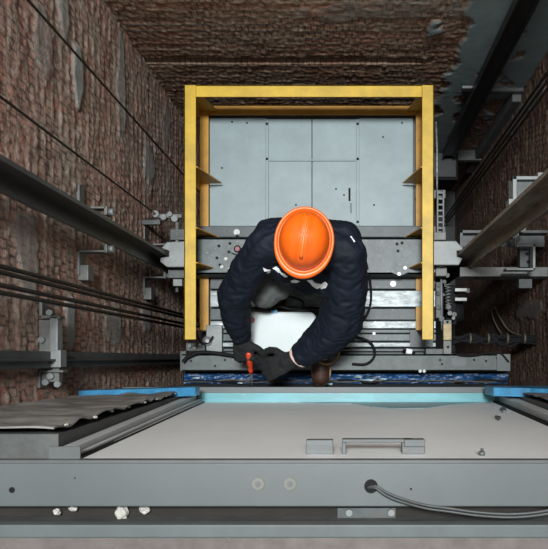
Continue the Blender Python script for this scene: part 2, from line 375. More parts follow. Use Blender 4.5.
for sg, X in ((1, xa), (-1, xb)):
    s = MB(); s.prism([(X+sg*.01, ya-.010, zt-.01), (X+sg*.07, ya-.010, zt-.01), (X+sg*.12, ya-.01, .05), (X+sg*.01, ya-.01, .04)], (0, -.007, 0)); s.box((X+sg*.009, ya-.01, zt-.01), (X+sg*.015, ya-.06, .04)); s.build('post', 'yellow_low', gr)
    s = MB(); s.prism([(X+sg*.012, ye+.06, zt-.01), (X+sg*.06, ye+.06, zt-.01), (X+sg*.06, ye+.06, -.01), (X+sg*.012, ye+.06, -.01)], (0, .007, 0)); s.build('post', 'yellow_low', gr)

# ------------------------------------------------------------------ guide shoes, guide rails, wall brackets
YR = .62
def shoe(side, label, pts, z):
    sh = thing('guide_shoe', P(*pts[0], z)-Vector((0, 0, .1)), label, 'guide shoe')
    s = MB(); s.prism([P(x, y, z) for (x, y) in pts], (0, 0, -.03)); s.build('shoe_plate', 'shoe', sh, bevel=.004)
    s = MB()
    ins = [P(x, y, z-.04) for (x, y) in pts]; s.prism(ins, (0, 0, -.05)); s.build('shoe_body', 'beam', sh)
    return sh
zs = .29
LS = shoe(-1, 'pale grey slotted guide shoe gripping the guide rail on the left side of the lift', [(161.5, 248), (167, 242), (190, 241), (190, 267), (167, 267), (160.5, 262), (160, 257.5), (169, 256.5), (169, 251)], zs)
RS = shoe(1, 'grey octagonal guide shoe gripping the rusty guide rail on the right side of the lift', [(428, 241), (456, 241), (463, 248), (463, 250), (457, 251), (457, 256.5), (463, 258), (459, 265), (428, 265)], zs)
for (x0, y0, x1, y1, z, t, m, nm) in ((168, 269, 184, 278, .20, .05, 'steel_dark', 'lower_bracket'), (173, 279, 182, 286, .22, .04, 'shoe', 'nut_block'), (170, 229, 186, 240, .2, .05, 'steel_dark', 'upper_bracket')):
    s = MB(); s.pbox(x0, y0, x1, y1, z, t); s.build(nm, m, LS, bevel=.003)
s = MB(); s.tube([P(177, 222, .2), P(177, 292, .15)], .010); s.build('threaded_rod', 'shoe', LS)
s = MB(); s.pbox(436, 267, 447, 276, .2, .05); s.build('lower_bracket', 'steel', RS, bevel=.003)
s = MB(); s.pbox(434, 232, 446, 240, .2, .05); s.build('upper_bracket', 'steel', RS, bevel=.003)

def trail(X, sg, m, label):
    t = thing('guide_rail', (X, YR, -3.2), label, 'guide rail')
    s = MB(); s.box((X, YR-.009, -3.2), (X-sg*.085, YR+.009, 8.4)); s.build('blade', m, t, bevel=.002)
    s = MB(); s.box((X-sg*.085, YR-.066, -3.2), (X-sg*.098, YR+.06, 8.4)); s.build('flange', m, t, bevel=.002)
    for z in (1.62,):
        q = MB(); q.box((X-sg*.099, YR-.06, z-.18), (X-sg*.112, YR+.055, z+.18)); q.build('joint_plate', 'steel_dark', t, bevel=.002)
    return t
trail(-1.066, 1, 'rail', 'dark oily guide rail running down the left brick wall into the slotted shoe')
trail(.668, -1, 'rail_rust', 'rust stained T shaped guide rail crossing the right side of the shaft')
# brackets of the left rail: upper and lower arms on the wall
def wall_bracket(z, label):
    b = thing('rail_bracket', (XL+.03, YR, z), label, 'wall bracket', 'steel brackets holding the left guide rail')
    w = XL+.005
    for dy, sgn in ((.10, 1), (-.10, -1)):
        yy = YR+dy
        s = MB(); s.box((w, yy, z), (-1.155, yy+sgn*.010, z-.06)); s.box((w, yy, z), (w+.012, yy+sgn*.12, z-.06)); s.build('arm', 'steel', b, bevel=.002)
        s = MB(); s.box((-1.165, yy-.03*sgn, z), (-1.150, yy+.012*sgn, z-.06)); s.build('foot', 'steel', b, bevel=.002)
        s = MB(); s.cyl((-1.150, yy-.01*sgn, z-.03), .018, .022, 6, (1, 0, 0)); s.build('bolt', 'shoe', b)
    s = MB(); s.box((w, YR-.17, z-.01), (w+.05, YR-.245, z-.08)); s.build('anchor_block', 'steel', b, bevel=.003)
    return b
wall_bracket(1.02, 'rust specked steel bracket halfway along the left rail on the brick wall')
wall_bracket(.02, 'dim steel bracket on the left wall just behind the pale slotted shoe')
# the flat counterweight rail lower on the left wall
t2 = thing('counterweight_rail', (-1.24, -.01, -3.2), 'flat dark grey rail low on the left wall below the ropes', 'guide rail')
s = MB(); s.box((-1.245, -.042, -3.2), (-1.232, .028, 8.4)); s.build('flange', 'steel_dark', t2, bevel=.002)
s = MB(); s.box((-1.232, -.013, -3.2), (-1.21, -.004, 8.4)); s.build('blade', 'rail', t2, bevel=.002)
b = thing('clamp_bracket', (XL+.02, .06, 1.38), 'pale painted clamp bracket across the flat rail on the left wall', 'wall bracket')
zc = 1.42
s = MB(); s.pbox(49.5, 316, 57.5, 352, zc, .05); s.build('upright_arm', 'shoe', b, bevel=.003)
s = MB(); s.pbox(45, 350, 60.5, 367.5, zc+.01, .06); s.build('clamp_plate', 'shoe', b, bevel=.003)
s = MB(); s.pbox(39, 315.5, 60, 318.5, zc, .05); s.pbox(39, 302, 42, 318, zc, .05); s.build('upper_arm', 'steel', b, bevel=.002)
s = MB(); s.pbox(37, 370, 63, 372.5, zc, .05); s.pbox(37, 370, 40, 388, zc, .05); s.build('lower_arm', 'steel', b, bevel=.002)
for (x, y) in ((52, 313), (44, 340), (48, 382), (53, 376), (60, 384)):
    s = MB(); s.cyl(P(x, y, zc-.03), .014, .03, 6); s.build('nut', 'shoe', b)
s = MB(); s.box((XL, -.10, zc-.02), (XL+.09, .16, zc-.05)); s.build('wall_plate', 'steel', b)

# brackets of the right rail
b = thing('rail_bracket', (XR-.02, .65, .1), 'grey pair of channel arms carrying the right rail from the brick wall beside the lift', 'wall bracket')
s = MB(); s.box((P(460, 0, .15).x, P(0, 230, .15).y, .15), (XR+.02, P(0, 233, .15).y, .06)); s.box((P(460, 0, .15).x, P(0, 233, .15).y, .085), (XR+.02, P(0, 245, .15).y, .075)); s.box((P(460, 0, .15).x, P(0, 230, .15).y, .15), (P(463, 0, .15).x, P(0, 250, .15).y, .08)); s.build('upper_arm', 'steel_dark', b, bevel=.002)
s = MB(); s.box((P(460, 0, .15).x, P(0, 267, .15).y, .15), (XR+.02, P(0, 278, .15).y, .13)); s.box((P(460, 0, .15).x, P(0, 276, .15).y, .15), (XR+.02, P(0, 278, .15).y, .06)); s.build('lower_arm', 'steel', b, bevel=.002)
z = .32
s = MB()
for (x0, y0, x1, y1) in ((515, 222, 517.6, 246), (515, 244, 535.5, 246.5), (533, 244, 535.5, 270), (506, 268, 535.5, 270.2)): s.pbox(x0, y0, x1, y1, z, .07)
s.build('offset_clamp', 'shoe', b, bevel=.002)
s = MB(); s.pbox(520, 247, 532, 267, .2, .06); s.build('web', 'steel_dark', b)
dots(((527, 254), (528, 262)), .2, .010, 'black', b, 'hole')
dots(((511, 231), (513, 236), (520, 230)), .26, .022, 'shoe', b, 'bolt', .05)
s = MB(); s.pbox(519, 279, 532, 288, .12, .05); s.build('anchor_block', 'steel_dark', b)
b = thing('rail_bracket', (XR-.02, .9, 1.2), 'light edged angle bracket behind the upper part of the rusty right rail', 'wall bracket')
z = 1.25
s = MB(); s.pbox(513, 176, 517, 203, z, .08); s.pbox(513, 176, 565, 179.5, z, .05)
s.build('angle', 'shoe', b, bevel=.002)
s = MB(); s.pbox(517, 180, 600, 201, z-.03, .02); s.build('web', 'steel_dark', b)
s = MB(); s.pbox(538, 172.5, 544, 176, z, .05); s.build('nut', 'shoe', b); s = MB(); s.pbox(509, 199, 513, 205, z, .05); s.build('nut', 'shoe', b)
s = MB(); s.box((P(560, 0, z).x, .80, z), (XR+.02, P(0, 176, z).y, z-.08)); s.build('wall_arm', 'steel', b)

# ------------------------------------------------------------------ ropes and cables
i = 0
for (y, lab) in ((266, 'topmost of the four dark ropes running low along the left wall'), (272, 'second from top of the four dark ropes running low along the left wall'),
          (285, 'third from top of the four dark ropes running low along the left wall'), (292.5, 'lowest of the four dark ropes running low along the left wall')):
    X = -1.15; d = X*F/(0-VX); Y = (VY-y)*d/F
    s = MB(); s.cyl((X, Y, -3.2), .0085, 11.6, 10); tag(s.build('hoist_rope', 'rope'), lab, 'rope', 'dark ropes along the left wall')
for (x, y, lab, zb_) in ((29.5, 1.7, 'thin black cable slanting down the left wall from the top edge of the picture', -3.2), (0, 96.4, 'thin black cable slanting down the left wall to the lever above the slotted shoe', .02)):
    X = -1.2; d = X*F/(x-VX); Y = (VY-y)*d/F
    s = MB(); s.cyl((X, Y, zb_), .0055, 8.4-zb_, 8); tag(s.build('governor_cable', 'rope'), lab, 'cable')
X = -1.2; Yc = (VY-96.4)*(X*F/(0-VX))/F
lv = thing('cable_lever', (X, Yc, 0), 'small jointed steel lever where the thin cable ends above the slotted shoe', 'lever')
s = MB(); s.box((X-.02, Yc-.02, .05), (X+.16, Yc+.005, .02)); s.build('arm', 'steel', lv, bevel=.003)
s = MB(); s.box((XL+.0, Yc-.06, .04), (X+.02, Yc-.03, .0)); s.build('mount', 'steel_dark', lv, bevel=.003)
for (dx, dy, r) in ((0, 0, .022), (.05, -.02, .018), (.09, .0, .015), (.12, -.03, .02)):
    s = MB(); s.cyl((X+dx, Yc+dy, .03), r, .045, 8); s.build('pin', 'shoe', lv)
for j, (yo, lab) in enumerate(((0, 'rearmost of the three dusty ropes hanging along the right brick wall'), (-.045, 'middle one of the three dusty ropes hanging along the right brick wall'), (-.09, 'frontmost of the three dusty ropes hanging along the right brick wall'))):
    s = MB(); s.cyl((1.13, 1.60+yo, -3.2), .0095, 11.6, 10); tag(s.build('hoist_rope', 'rope_tan'), lab, 'rope', 'dusty ropes along the right wall')
# black trunking on the back wall
tr = thing('cable_trunking', (.9, 1.84, -1.6), 'black speckled cable trunking running down the grey plastered corner of the back wall', 'cable trunking')
s = MB(); s.box((.865, 1.80, -1.6), (.965, 1.86, 8.4)); s.build('channel', 'trunk', tr, bevel=.006)
s = MB(); s.box((.858, 1.785, -1.6), (.872, 1.80, 8.4)); s.build('edge_strip', 'trunk', tr, bevel=.003)
s = MB(); s.box((.957, 1.785, -1.6), (.971, 1.80, 8.4)); s.build('edge_strip', 'trunk', tr, bevel=.003)
for z in (2.6, 1.2, -.3):
    s = MB(); s.box((.80, 1.855, z), (1.0, 1.872, z-.05)); s.build('wall_clip', 'steel', tr)
bx_ = thing('junction_box', (.92, 1.75, -2.1), 'dark box at the foot of the black trunking on the back wall', 'junction box')
s = MB(); s.box((.72, 1.62, -2.1), (1.02, 1.88, -1.72)); s.build('housing', 'black', bx_, bevel=.01)
s = MB(); s.box((.74, 1.64, -1.72), (1.0, 1.86, -1.70)); s.build('lid', 'trunk', bx_, bevel=.005)
# perforated strut beside the frame
st = thing('ladder_tray', P(441, 212, -.02), 'narrow pale blue ladder shaped cable tray beside the right side of the yellow frame', 'cable tray')
for x in (437.6, 443.4):
    s = MB(); s.pbox(x-.7, 190, x+.7, 236, .1, .04); s.build('side_rail', 'steel', st)
for k in range(8):
    y = 192+k*5.9
    s = MB(); s.pbox(437.5, y, 443.5, y+1.6, .09, .02); s.build('rung', 'steel', st)
s = MB(); s.box((.44, P(0, 236, 0).y, .045), (.63, P(0, 236, 0).y+.05, .01)); s.box((.44, P(0, 192, 0).y-.05, .045), (.63, P(0, 192, 0).y, .01)); s.build('support_arm', 'steel_dark', st)
s = MB(); s.tube([P(436, 122, .0), P(437, 150, .0), P(437, 190, .06)], .006); s.build('conduit', 'galv', st)

# wavy black cable bundle and wires
def cable(name, pts, r, m, label, n=8, cat='cable', group=None):
    s = MB(); s.tube(curve_pts(pts, 8), r, n); return tag(s.build(name, m), label, cat, group)
def waver(x0, x1, y, z, amp, n, seed):
    return [P(x0+(x1-x0)*k/n, y+amp*noise.noise(Vector((k*.9, seed, 0)))*2, z+.02*noise.noise(Vector((k*.7, seed, 5)))) for k in range(n+1)]
bd = thing('cable_bundle', P(505, 338, -.12), 'black tangled cable bundle stretched from the lift to the right wall', 'cables')
for k in range(5):
    s = MB(); s.tube(curve_pts(waver(452, 543, 336.5+k*1.6, -.08, 3.2, 11, k*3.1), 5), .010+.002*(k % 2), 8); s.build('strand', 'black', bd)
for k, x in enumerate((470, 488, 507, 524)):
    q = P(x, 338.5, -.08); s = MB(); s.tube([q+Vector((-.006, 0, 0)), q+Vector((.006, 0, 0))], .036, 10); s.build('tie', 'rope_tan', bd)
cable('hanging_wire', [Vector((XR-.02, YY, ZZ)) for (YY, ZZ) in ((.13, -.15), (.20, -.7), (.34, -1.05), (.42, -1.2), (.38, -1.3), (.25, -1.1), (.15, -.8), (.11, -.3))], .006, 'wire', 'thin beige wire looped against the right brick wall above the black cable bundle', cat='wire')

# ------------------------------------------------------------------ door header at the front of the car
hd = thing('door_header', (0, -.02, .02), 'long grey green steel door header across the front edge of the lift roof', 'door header')
s = MB(); s.pbox(182, 354, 498, 371, .10, .012); s.pbox(182, 354, 498, 356, .10, .10); s.pbox(182, 369.5, 510, 371, .10, .10); s.build('channel', 'header', hd, bevel=.002)
s = MB(); s.pbox(497, 354, 510.5, 371, .108, .02); s.build('end_plate', 'frame', hd, bevel=.002)
s = MB(); s.pbox(452, 359, 466, 366, .103, .004); s.build('sticker', 'frame', hd)
s = MB(); s.pbox(180, 351, 186, 371, .09, .08); s.build('end_cap', 'steel_dark', hd, bevel=.002)
dots(((191, 361), (442, 364), (474, 360), (440, 360), (486, 361), (497, 358), (505, 366), (215, 366), (225, 360)), .10, .007, 'black', hd, 'hole')
dots(((420, 371), (424, 371)), .10, .010, 'chrome', hd, 'bolt', .012)
cable('door_cable', [P(x, y, .135) for (x, y) in ((183, 362), (188, 357), (200, 352.5), (215, 353), (228, 355), (240, 357), (250, 360))], .012, 'black', 'thick black cable lying on the left end of the door header')
cable('door_wire', [P(x, y, .125) for (x, y) in ((452, 352), (462, 355.5), (476, 355.5), (488, 353), (500, 353), (509, 362))], .005, 'black', 'thin black wire wandering along the right end of the door header')
tr = thing('blue_film_tray', (0, -.14, -.08), 'narrow door track lined with crumpled blue film in front of the door header', 'door track')
zt_ = -.05
def crumple(x0, x1, y0, y1, z, amp, nx, ny, nm, m, par, th=.004, seed=0):
    bm = bmesh.new(); A = []; B = []
    for j in range(ny+1):
        ra = []; rb = []
        for i in range(nx+1):
            x = x0+(x1-x0)*i/nx; y = y0+(y1-y0)*j/ny
            h = amp*noise.noise(Vector((x*9, y*40, seed)))+amp*.5*noise.noise(Vector((x*30, y*60, seed+3)))
            ra.append(bm.verts.new((x, y, z+h))); rb.append(bm.verts.new((x, y, z+h-th)))
        A.append(ra); B.append(rb)
    for j in range(ny):
        for i in range(nx):
            bm.faces.new((A[j][i], A[j][i+1], A[j+1][i+1], A[j+1][i])); bm.faces.new((B[j+1][i], B[j+1][i+1], B[j][i+1], B[j][i]))
    for j in range(ny):
        for i in (0, nx): bm.faces.new((A[j][i], A[j+1][i], B[j+1][i], B[j][i]))
    for i in range(nx):
        for j in (0, ny): bm.faces.new((A[j][i], A[j][i+1], B[j][i+1], B[j][i]))
    mb = MB(); mb.bm.free(); mb.bm = bm; return mb.build(nm, m, par)
xa_, xb_ = P(184, 0, zt_).x, P(508, 0, zt_).x
ya_, yb_ = P(0, 388, zt_).y, P(0, 373.5, zt_).y
s = MB(); s.box((xa_, ya_, zt_-.03), (xb_, .025, zt_-.05)); s.build('track', 'black', tr)
crumple(xa_, xb_, ya_+.03, yb_, zt_, .016, 150, 8, 'film', 'blue', tr)
s = MB()
for k in range(5):
    pts = [Vector((xa_+(xb_-xa_)*q/14, ya_+.045+.018*noise.noise(Vector((q*.8, k*4., 1))), zt_+.016+.01*noise.noise(Vector((q*.6, k, 2))))) for q in range(15)]
    q_ = MB(); q_.tube(curve_pts(pts, 4), .004, 6); q_.build('loose_strip', 'rope_tan' if k % 2 else 'black', tr)
s.bm.free()
for (x, y, a, b_) in ((196, 378, .03, .006), (368, 380, .045, .008), (358, 377, .03, .006), (383, 379, .03, .007), (330, 384, .02, .008), (240, 383, .02, .005)):
    q = P(x, y, zt_+.02); s = MB(); s.prism([q+Vector((-a, 0, 0)), q+Vector((-a*.3, b_, .004)), q+Vector((a, b_*.4, 0)), q+Vector((a*.5, -b_, .003)), q+Vector((-a*.5, -b_*.7, 0))], (0, 0, .006)); s.build('torn_film', 'turq_thin', tr)

# tan stand and small parts to the right
b = thing('limit_bracket', P(447, 345, .02), 'upright grey plate with a tan block beside the right end of the yellow frame', 'bracket')
s = MB(); s.pbox(443.5, 320, 451.5, 354, .17, .02); s.build('plate', 'steel', b, bevel=.002)
s = MB(); s.pbox(443.5, 324, 451.5, 340, .20, .03); s.build('block', 'tan', b, bevel=.002)
dots(((447.5, 322), (448, 347)), .172, .008, 'black', b, 'hole')
s = MB(); s.pbox(426, 349, 447, 354, .12, .09); s.build('foot', 'steel_dark', b)
b = thing('roller_cap', P(409, 351, .03), 'small white round roller beside the foot of the right yellow rail', 'roller')
s = MB(); s.tube([P(406, 351, .07), P(412, 352, .07)], .018, 12); s.build('wheel', 'lettering', b)
s = MB(); s.tube([P(403, 350, .07), P(415, 353, .07)], .008, 8); s.build('axle', 'black', b)
sg_ = thing('safety_gear', P(445, 300, -.1), 'cluttered cluster of springs, rods and bolts on the right side of the lift', 'machinery')
for (x0, y0, x1, y1, z, t, m) in ((436, 282, 442, 318, .10, .10, 'steel_dark'), (455, 288, 470, 293, -.02, .05, 'beam_dark')):
    s = MB(); s.pbox(x0, y0, x1, y1, z, t); s.build('side_plate', m, sg_, bevel=.003)
for (y0, y1) in ((288, 291.5), (297.5, 301)):
    s = MB(); s.pbox(455, y0, 467, y1, .06, .02); s.build('tab', 'chrome', sg_, bevel=.002)
s = MB(); s.tube([P(462, 312, -.1), P(447, 312, -.1)], .07, 18); s.build('drum', 'black', sg_)
s = MB(); s.pbox(446, 285, 457, 325, -.02, .12); s.build('housing', 'black', sg_, bevel=.01)
sp = []
for k in range(73): a = k*math.pi/4.5; q = P(448, 284+k*.36, .09); sp.append(q+Vector((math.cos(a)*.018, 0, math.sin(a)*.018)))
s = MB(); s.tube(sp, .004, 6); s.build('spring', 'steel', sg_)
rnd = random.Random(5)
for k in range(16):
    x = rnd.uniform(437, 454); y = rnd.uniform(268, 322); q = P(x, y, rnd.uniform(.06, .1)); s = MB()
    s.cyl(q, rnd.uniform(.008, .017), .022, 6, (rnd.uniform(-.4, .4), rnd.uniform(-.4, .4), 1)); s.build('nut', 'steel' if k % 3 else 'shoe', sg_)
s = MB(); s.tube([P(441, 268, .1), P(442, 330, .1)], .007, 8); s.build('rod', 'shoe', sg_)
# left machinery beside the lower yellow rail
lm = thing('door_lock', P(214, 338, -.02), 'pale steel door lock with a round pivot beside the left foot of the yellow frame', 'door lock')
s = MB(); s.pbox(206, 325, 222, 352, .08, .1); s.build('plate', 'shoe', lm, bevel=.004)
s = MB(); s.cyl(P(208, 341, .08), .028, .02, 18); s.build('pivot', 'steel_dark', lm)
s = MB(); s.cyl(P(208, 341, .10), .012, .02, 12); s.build('pin', 'chrome', lm)
s = MB(); s.pbox(186, 343, 205, 351, .06, .08); s.build('foot', 'steel_dark', lm, bevel=.003)
for (x, y) in ((190, 346), (195, 348), (200, 345), (218, 331)):
    s = MB(); s.cyl(P(x, y, .07), .01, .012, 6); s.build('nut', 'shoe', lm)
cable('lock_wire', [P(x, y, .115) for (x, y) in ((197, 330), (198, 338), (203, 343), (209, 342), (213, 336))], .005, 'black', 'short black wire curling onto the pivot of the door lock')
# speaker like square fitting on the crossbeam
b = thing('sensor_box', P(238, 250, zb), 'small white square fitting with a dark round centre on the perforated crossbeam', 'sensor')
c = P(238, 250, zb); a = math.radians(-20); R2 = Matrix.Rotation(a, 3, 'Z')
s = MB(); s.prism([c+R2 @ Vector((x*.032, y*.032, .0)) for (x, y) in ((-1, -1), (1, -1), (1, 1), (-1, 1))], (0, 0, .035)); s.build('housing', 'frame', b, bevel=.003)
s = MB(); s.cyl(c+Vector((.003, 0, .035)), .023, .006, 20); s.build('ring', 'black', b)
s = MB(); s.cyl(c+Vector((.003, 0, .041)), .014, .003, 16); s.build('lens', 'sticker', b)

# white controller box
wb = thing('controller_box', P(280, 335, .05), 'glossy white box in front of the worker between his arms', 'box')
zw = .33
pts = [(245, 315), (248, 311.5), (312, 312), (316, 316), (315, 340), (308, 353), (260, 353.5), (249, 342)]
s = MB(); s.prism([P(x, y, zw) for (x, y) in pts], (0, 0, -.26)); s.build('housing', 'white', wb, bevel=.01)
s = MB(); s.cyl(P(251.5, 320, zw), .020, .002, 14); s.build('sticker', 'sticker', wb)
s = MB(); s.pbox(271, 310, 277, 313, zw+.01, .03); s.build('tape', 'bluebit', wb)
cable('box_cable', [P(x, y, zw+.015) for (x, y) in ((262, 307), (270, 303), (279, 299), (288, 297), (298, 299), (303, 303), (300, 308), (290, 309), (278, 306), (272, 310))], .007, 'black', 'black cable looping over the back edge of the white box')
cable('hanging_cable', [P(x, y, z) for (x, y, z) in ((366, 262, .20), (370, 280, .12), (371, 300, .09), (367, 314, .08), (358, 325, .08), (346, 334, .09), (336, 341, .13))], .007, 'black', 'black cable curving down beside the sleeve on the right of the worker')
cable('looped_cable', [P(x, y, z) for (x, y, z) in ((344, 336, .09), (356, 337, .08), (368, 341, .08), (374, 348, .09), (374, 357, .13), (366, 364, .125), (352, 364, .125))], .008, 'black', 'black cable loop lying over the header beside the brown boot')

# ------------------------------------------------------------------ landing door seen from above, near the camera
ld = thing('landing_door', (0, -.26, .34), 'large white landing door panel with grey frame filling the bottom of the picture', 'door')
zt2, zb2 = 2.5, .40
def taper(o, zz=.4, k=.085):
    for v in o.data.vertices: v.co.x *= 1-k*(v.co.z-zz)
    return o
s = MB(); s.box((-.815, -.256, .36), (.85, -.285, 2.47)); taper(s.build('door_panel', 'panel', ld))
s = MB(); s.box((-1.295, -.168, .40), (XR-.01, -.203, .365)); s.build('bottom_rail', 'frame', ld, bevel=.002)
s = MB(); s.box((-.855, -.203, .3985), (.885, -.256, .37)); s.build('turquoise_film', 'turq', ld)
pts = [(300, 402.5), (330, 404), (352, 403.5), (372, 407), (395, 409), (425, 408.5), (447, 405.5), (470, 403.5), (490, 402.5)]
def on_panel(px, py, Y=-.2555): d = Y*F/(VY-py); return Vector(((px-VX)*d/F, Y, H-d))
s = MB(); s.prism([on_panel(x, y) for (x, y) in pts], (0, .003, 0)); s.build('turquoise_film', 'turq_thin', ld)
# side jambs with black grooves
def jamb(x0, x1, y0, y1, m='frame'):
    s = MB(); s.box((x0, y0, .40), (x1, y1, 2.47)); jb = taper(s.build('jamb', m, ld, bevel=.002))
    for v in jb.data.vertices:
        if v.co.z > 2 and v.co.y > -.25: v.co.y -= .022*(v.co.y+.262)/.05
jamb(-.905, -.862, -.212, -.262, 'jamb'); jamb(-.855, -.838, -.236, -.262, 'jamb'); jamb(-.831, -.823, -.246, -.262, 'jamb')
jamb(.885, .94, -.212, -.262, 'jamb')
s = MB(); s.box((-.862, -.252, .4), (-.815, -.262, 2.47)); taper(s.build('groove', 'black', ld)); s = MB(); s.box((.85, -.25, .4), (.885, -.262, 2.47)); taper(s.build('groove', 'black', ld))
# top channel
for (x0, x1) in ((-.755, -.675), (.71, .80)):
    s = MB(); s.box((x0, -.225, 2.475), (x1, -.2555, 2.47)); s.build('jamb_dim_cap', 'lip', ld)  # added grey cover, keeps the strongly lit jamb tops from showing white
s = MB(); s.box((-1.27, -.2555, 2.5), (1.2, -.264, 2.47)); s.build('lip', 'lip', ld, bevel=.001)
s = MB(); s.box((-1.27, -.264, 2.497), (1.2, -.3725, 2.43)); s.build('top_channel', 'frame', ld, bevel=.003)
def at_top(px, py): return P(px, py, 2.497)
for (x, y, r, nm, m) in ((12, 490, .0075, 'hole', 'black'), (411, 489, .003, 'hole', 'black'), (75, 478, .002, 'hole', 'black')):
    s = MB(); s.cyl(at_top(x, y), r, .001, 16); s.build(nm, m, ld)
for (x, y) in ((258, 484), (290, 484)):
    s = MB(); s.cyl(at_top(x, y), .016, .003, 22); q = s.build('cap', 'boss', ld, bevel=.001)
    s = MB(); s.cyl(at_top(x, y)+Vector((0, 0, .003)), .007, .003, 16); s.build('centre_pin', 'frame', q)
s = MB(); s.cyl(at_top(371, 486), .017, .006, 20); s.build('grommet', 'black', ld)
# handle and latch plate on the panel near the top
hz = 2.40
hb = thing('pull_handle', (.1, -.256, hz-.02), 'grey U shaped pull handle on the white door panel', 'handle')
s = MB(); s.box((P(342, 0, hz).x, -.216, hz), (P(413, 0, hz).x, -.225, hz-.03)); s.build('grip', 'lip', hb, bevel=.002)
s = MB(); s.box((P(342, 0, hz).x, -.225, hz), (P(346, 0, hz).x, -.256, hz-.03)); s.build('foot', 'lip', hb, bevel=.002)
s = MB(); s.box((P(402, 0, hz).x, -.225, hz), (P(425, 0, hz).x, -.256, hz-.03)); s.box((P(404, 0, hz).x, -.216, hz+.008), (P(425, 0, hz).x, -.235, hz-.03)); s.build('foot', 'lip', hb, bevel=.002)
lb = thing('latch_plate', (P(319, 0, hz).x, -.256, hz-.02), 'small grey slotted plate left of the pull handle on the white door panel', 'latch')
s = MB(); s.box((P(306, 0, hz).x, -.218, hz), (P(333, 0, hz).x, -.256, hz-.03)); s.build('plate', 'frame', lb, bevel=.002)
s = MB(); s.box((P(308, 0, hz).x, -.232, hz+.0015), (P(331, 0, hz).x, -.245, hz-.001)); s.build('slot', 'lip', lb)
bt = thing('panel_bolt', (P(482, 0, 2.42).x, -.25, 2.42), 'small round bolt head sticking up right of the pull handle', 'bolt')
s = MB(); s.cyl((P(482, 0, 2.42).x, -.2555, 2.42), .008, .010, 14, (0, 1, 0)); s.build('head', 'lip', bt)
s = MB(); s.cyl((P(482, 0, 2.42).x, -.2455, 2.42), .004, .008, 10, (0, 1, 0)); s.build('stem', 'steel_dark', bt)
# small dark wedges near the lower right of the panel
wd = thing('door_stopper', on_panel(506, 413), 'small dark clip near the far right corner of the white panel', 'clip')
for pp in (((500, 410), (505, 409), (507, 413), (503, 413)), ((495, 418), (501, 419), (498, 421))):
    s = MB(); s.prism([on_panel(x, y, -.2555) for (x, y) in pp], (0, .012, 0)); s.build('clip', 'lip', wd)
# cable leaving the grommet and hanging over the channel edge
for k, lab in ((0, 'upper of two thin grey cables leaving the hole in the near door channel'), (1, 'lower of two thin grey cables leaving the hole in the near door channel')):
    pts = [at_top(368+2*k, 487)+Vector((0, 0, .008)), at_top(376, 485+k*2)+Vector((0, 0, .018))]
    for (x, y, z) in ((386, 492, 2.515), (400, 498, 2.515), (425, 505, 2.512), (450, 508.5, 2.52), (480, 512.5, 2.53), (515, 514, 2.54), (550, 510, 2.55), (590, 500, 2.55), (640, 490, 2.52)):
        pts.append(P(x, y+k*3.2, z+.003))
    cable('grey_cable', pts, .0035, 'steel_dark', lab, group='thin cables on the door channel')
# crumpled protective sheets on the wings of the front wall
def sheet(name, xa, xb, label, seed):
    bm = bmesh.new(); nx, nz = 30, 110; A = []; B = []
    for j in range(nz+1):
        ra = []; rb = []
        for i in range(nx+1):
            z = .42+(2.46-.42)*j/nz; kk = 1-.085*(z-.4); e0 = xa if xa < 0 else xa*kk; e1 = xb if xb > 0 else xb*kk; x = e0+(e1-e0)*i/nx
            h = .016*noise.noise(Vector((x*2.5+z*2.2, z*9-x*3, seed)))+.007*noise.noise(Vector((x*9, z*14, seed+2)))
            ra.append(bm.verts.new((x, -.178+h, z))); rb.append(bm.verts.new((x, -.182+h, z)))
        A.append(ra); B.append(rb)
    for j in range(nz):
        for i in range(nx):
            f = bm.faces.new((A[j][i], A[j][i+1], A[j+1][i+1], A[j+1][i])); f.smooth = True
            bm.faces.new((B[j+1][i], B[j+1][i+1], B[j][i+1], B[j][i]))
    for j in range(nz):
        for i in (0, nx): bm.faces.new((A[j][i], A[j+1][i], B[j+1][i], B[j][i]))
    for i in range(nx):
        for j in (0, nz): bm.faces.new((A[j][i], A[j][i+1], B[j][i+1], B[j][i]))
    mb = MB(); mb.bm.free(); mb.bm = bm; return tag(mb.build(name, 'film'), label, 'plastic sheet')
sheet('protective_sheet', -1.275, -.908, 'crumpled grey protective sheet on the wall left of the white door panel', 3)
sheet('protective_sheet', .945, 1.22, 'dark protective sheet on the wall right of the white door panel', 8)
s = MB(); s.prism([Vector((-.80, -.156, .60)), Vector((-.86, -.156, .56)), Vector((-1.27, -.156, .95)), Vector((-1.27, -.156, 1.06)), Vector((-.80, -.156, .70))], (0, -.045, 0))
tag(s.build('blue_tape_strip', 'blue_edge'), 'bright blue film strip along the far edge of the grey sheet on the left', 'film strip')
s = MB(); s.prism([Vector((.78, -.156, .50)), Vector((1.2, -.156, .50)), Vector((1.2, -.156, 1.05)), Vector((.95, -.156, .80)), Vector((.78, -.156, .72))], (0, -.045, 0))
tag(s.build('blue_tape_strip', 'blue_edge'), 'bright blue film patch at the far right corner of the landing door', 'film strip')
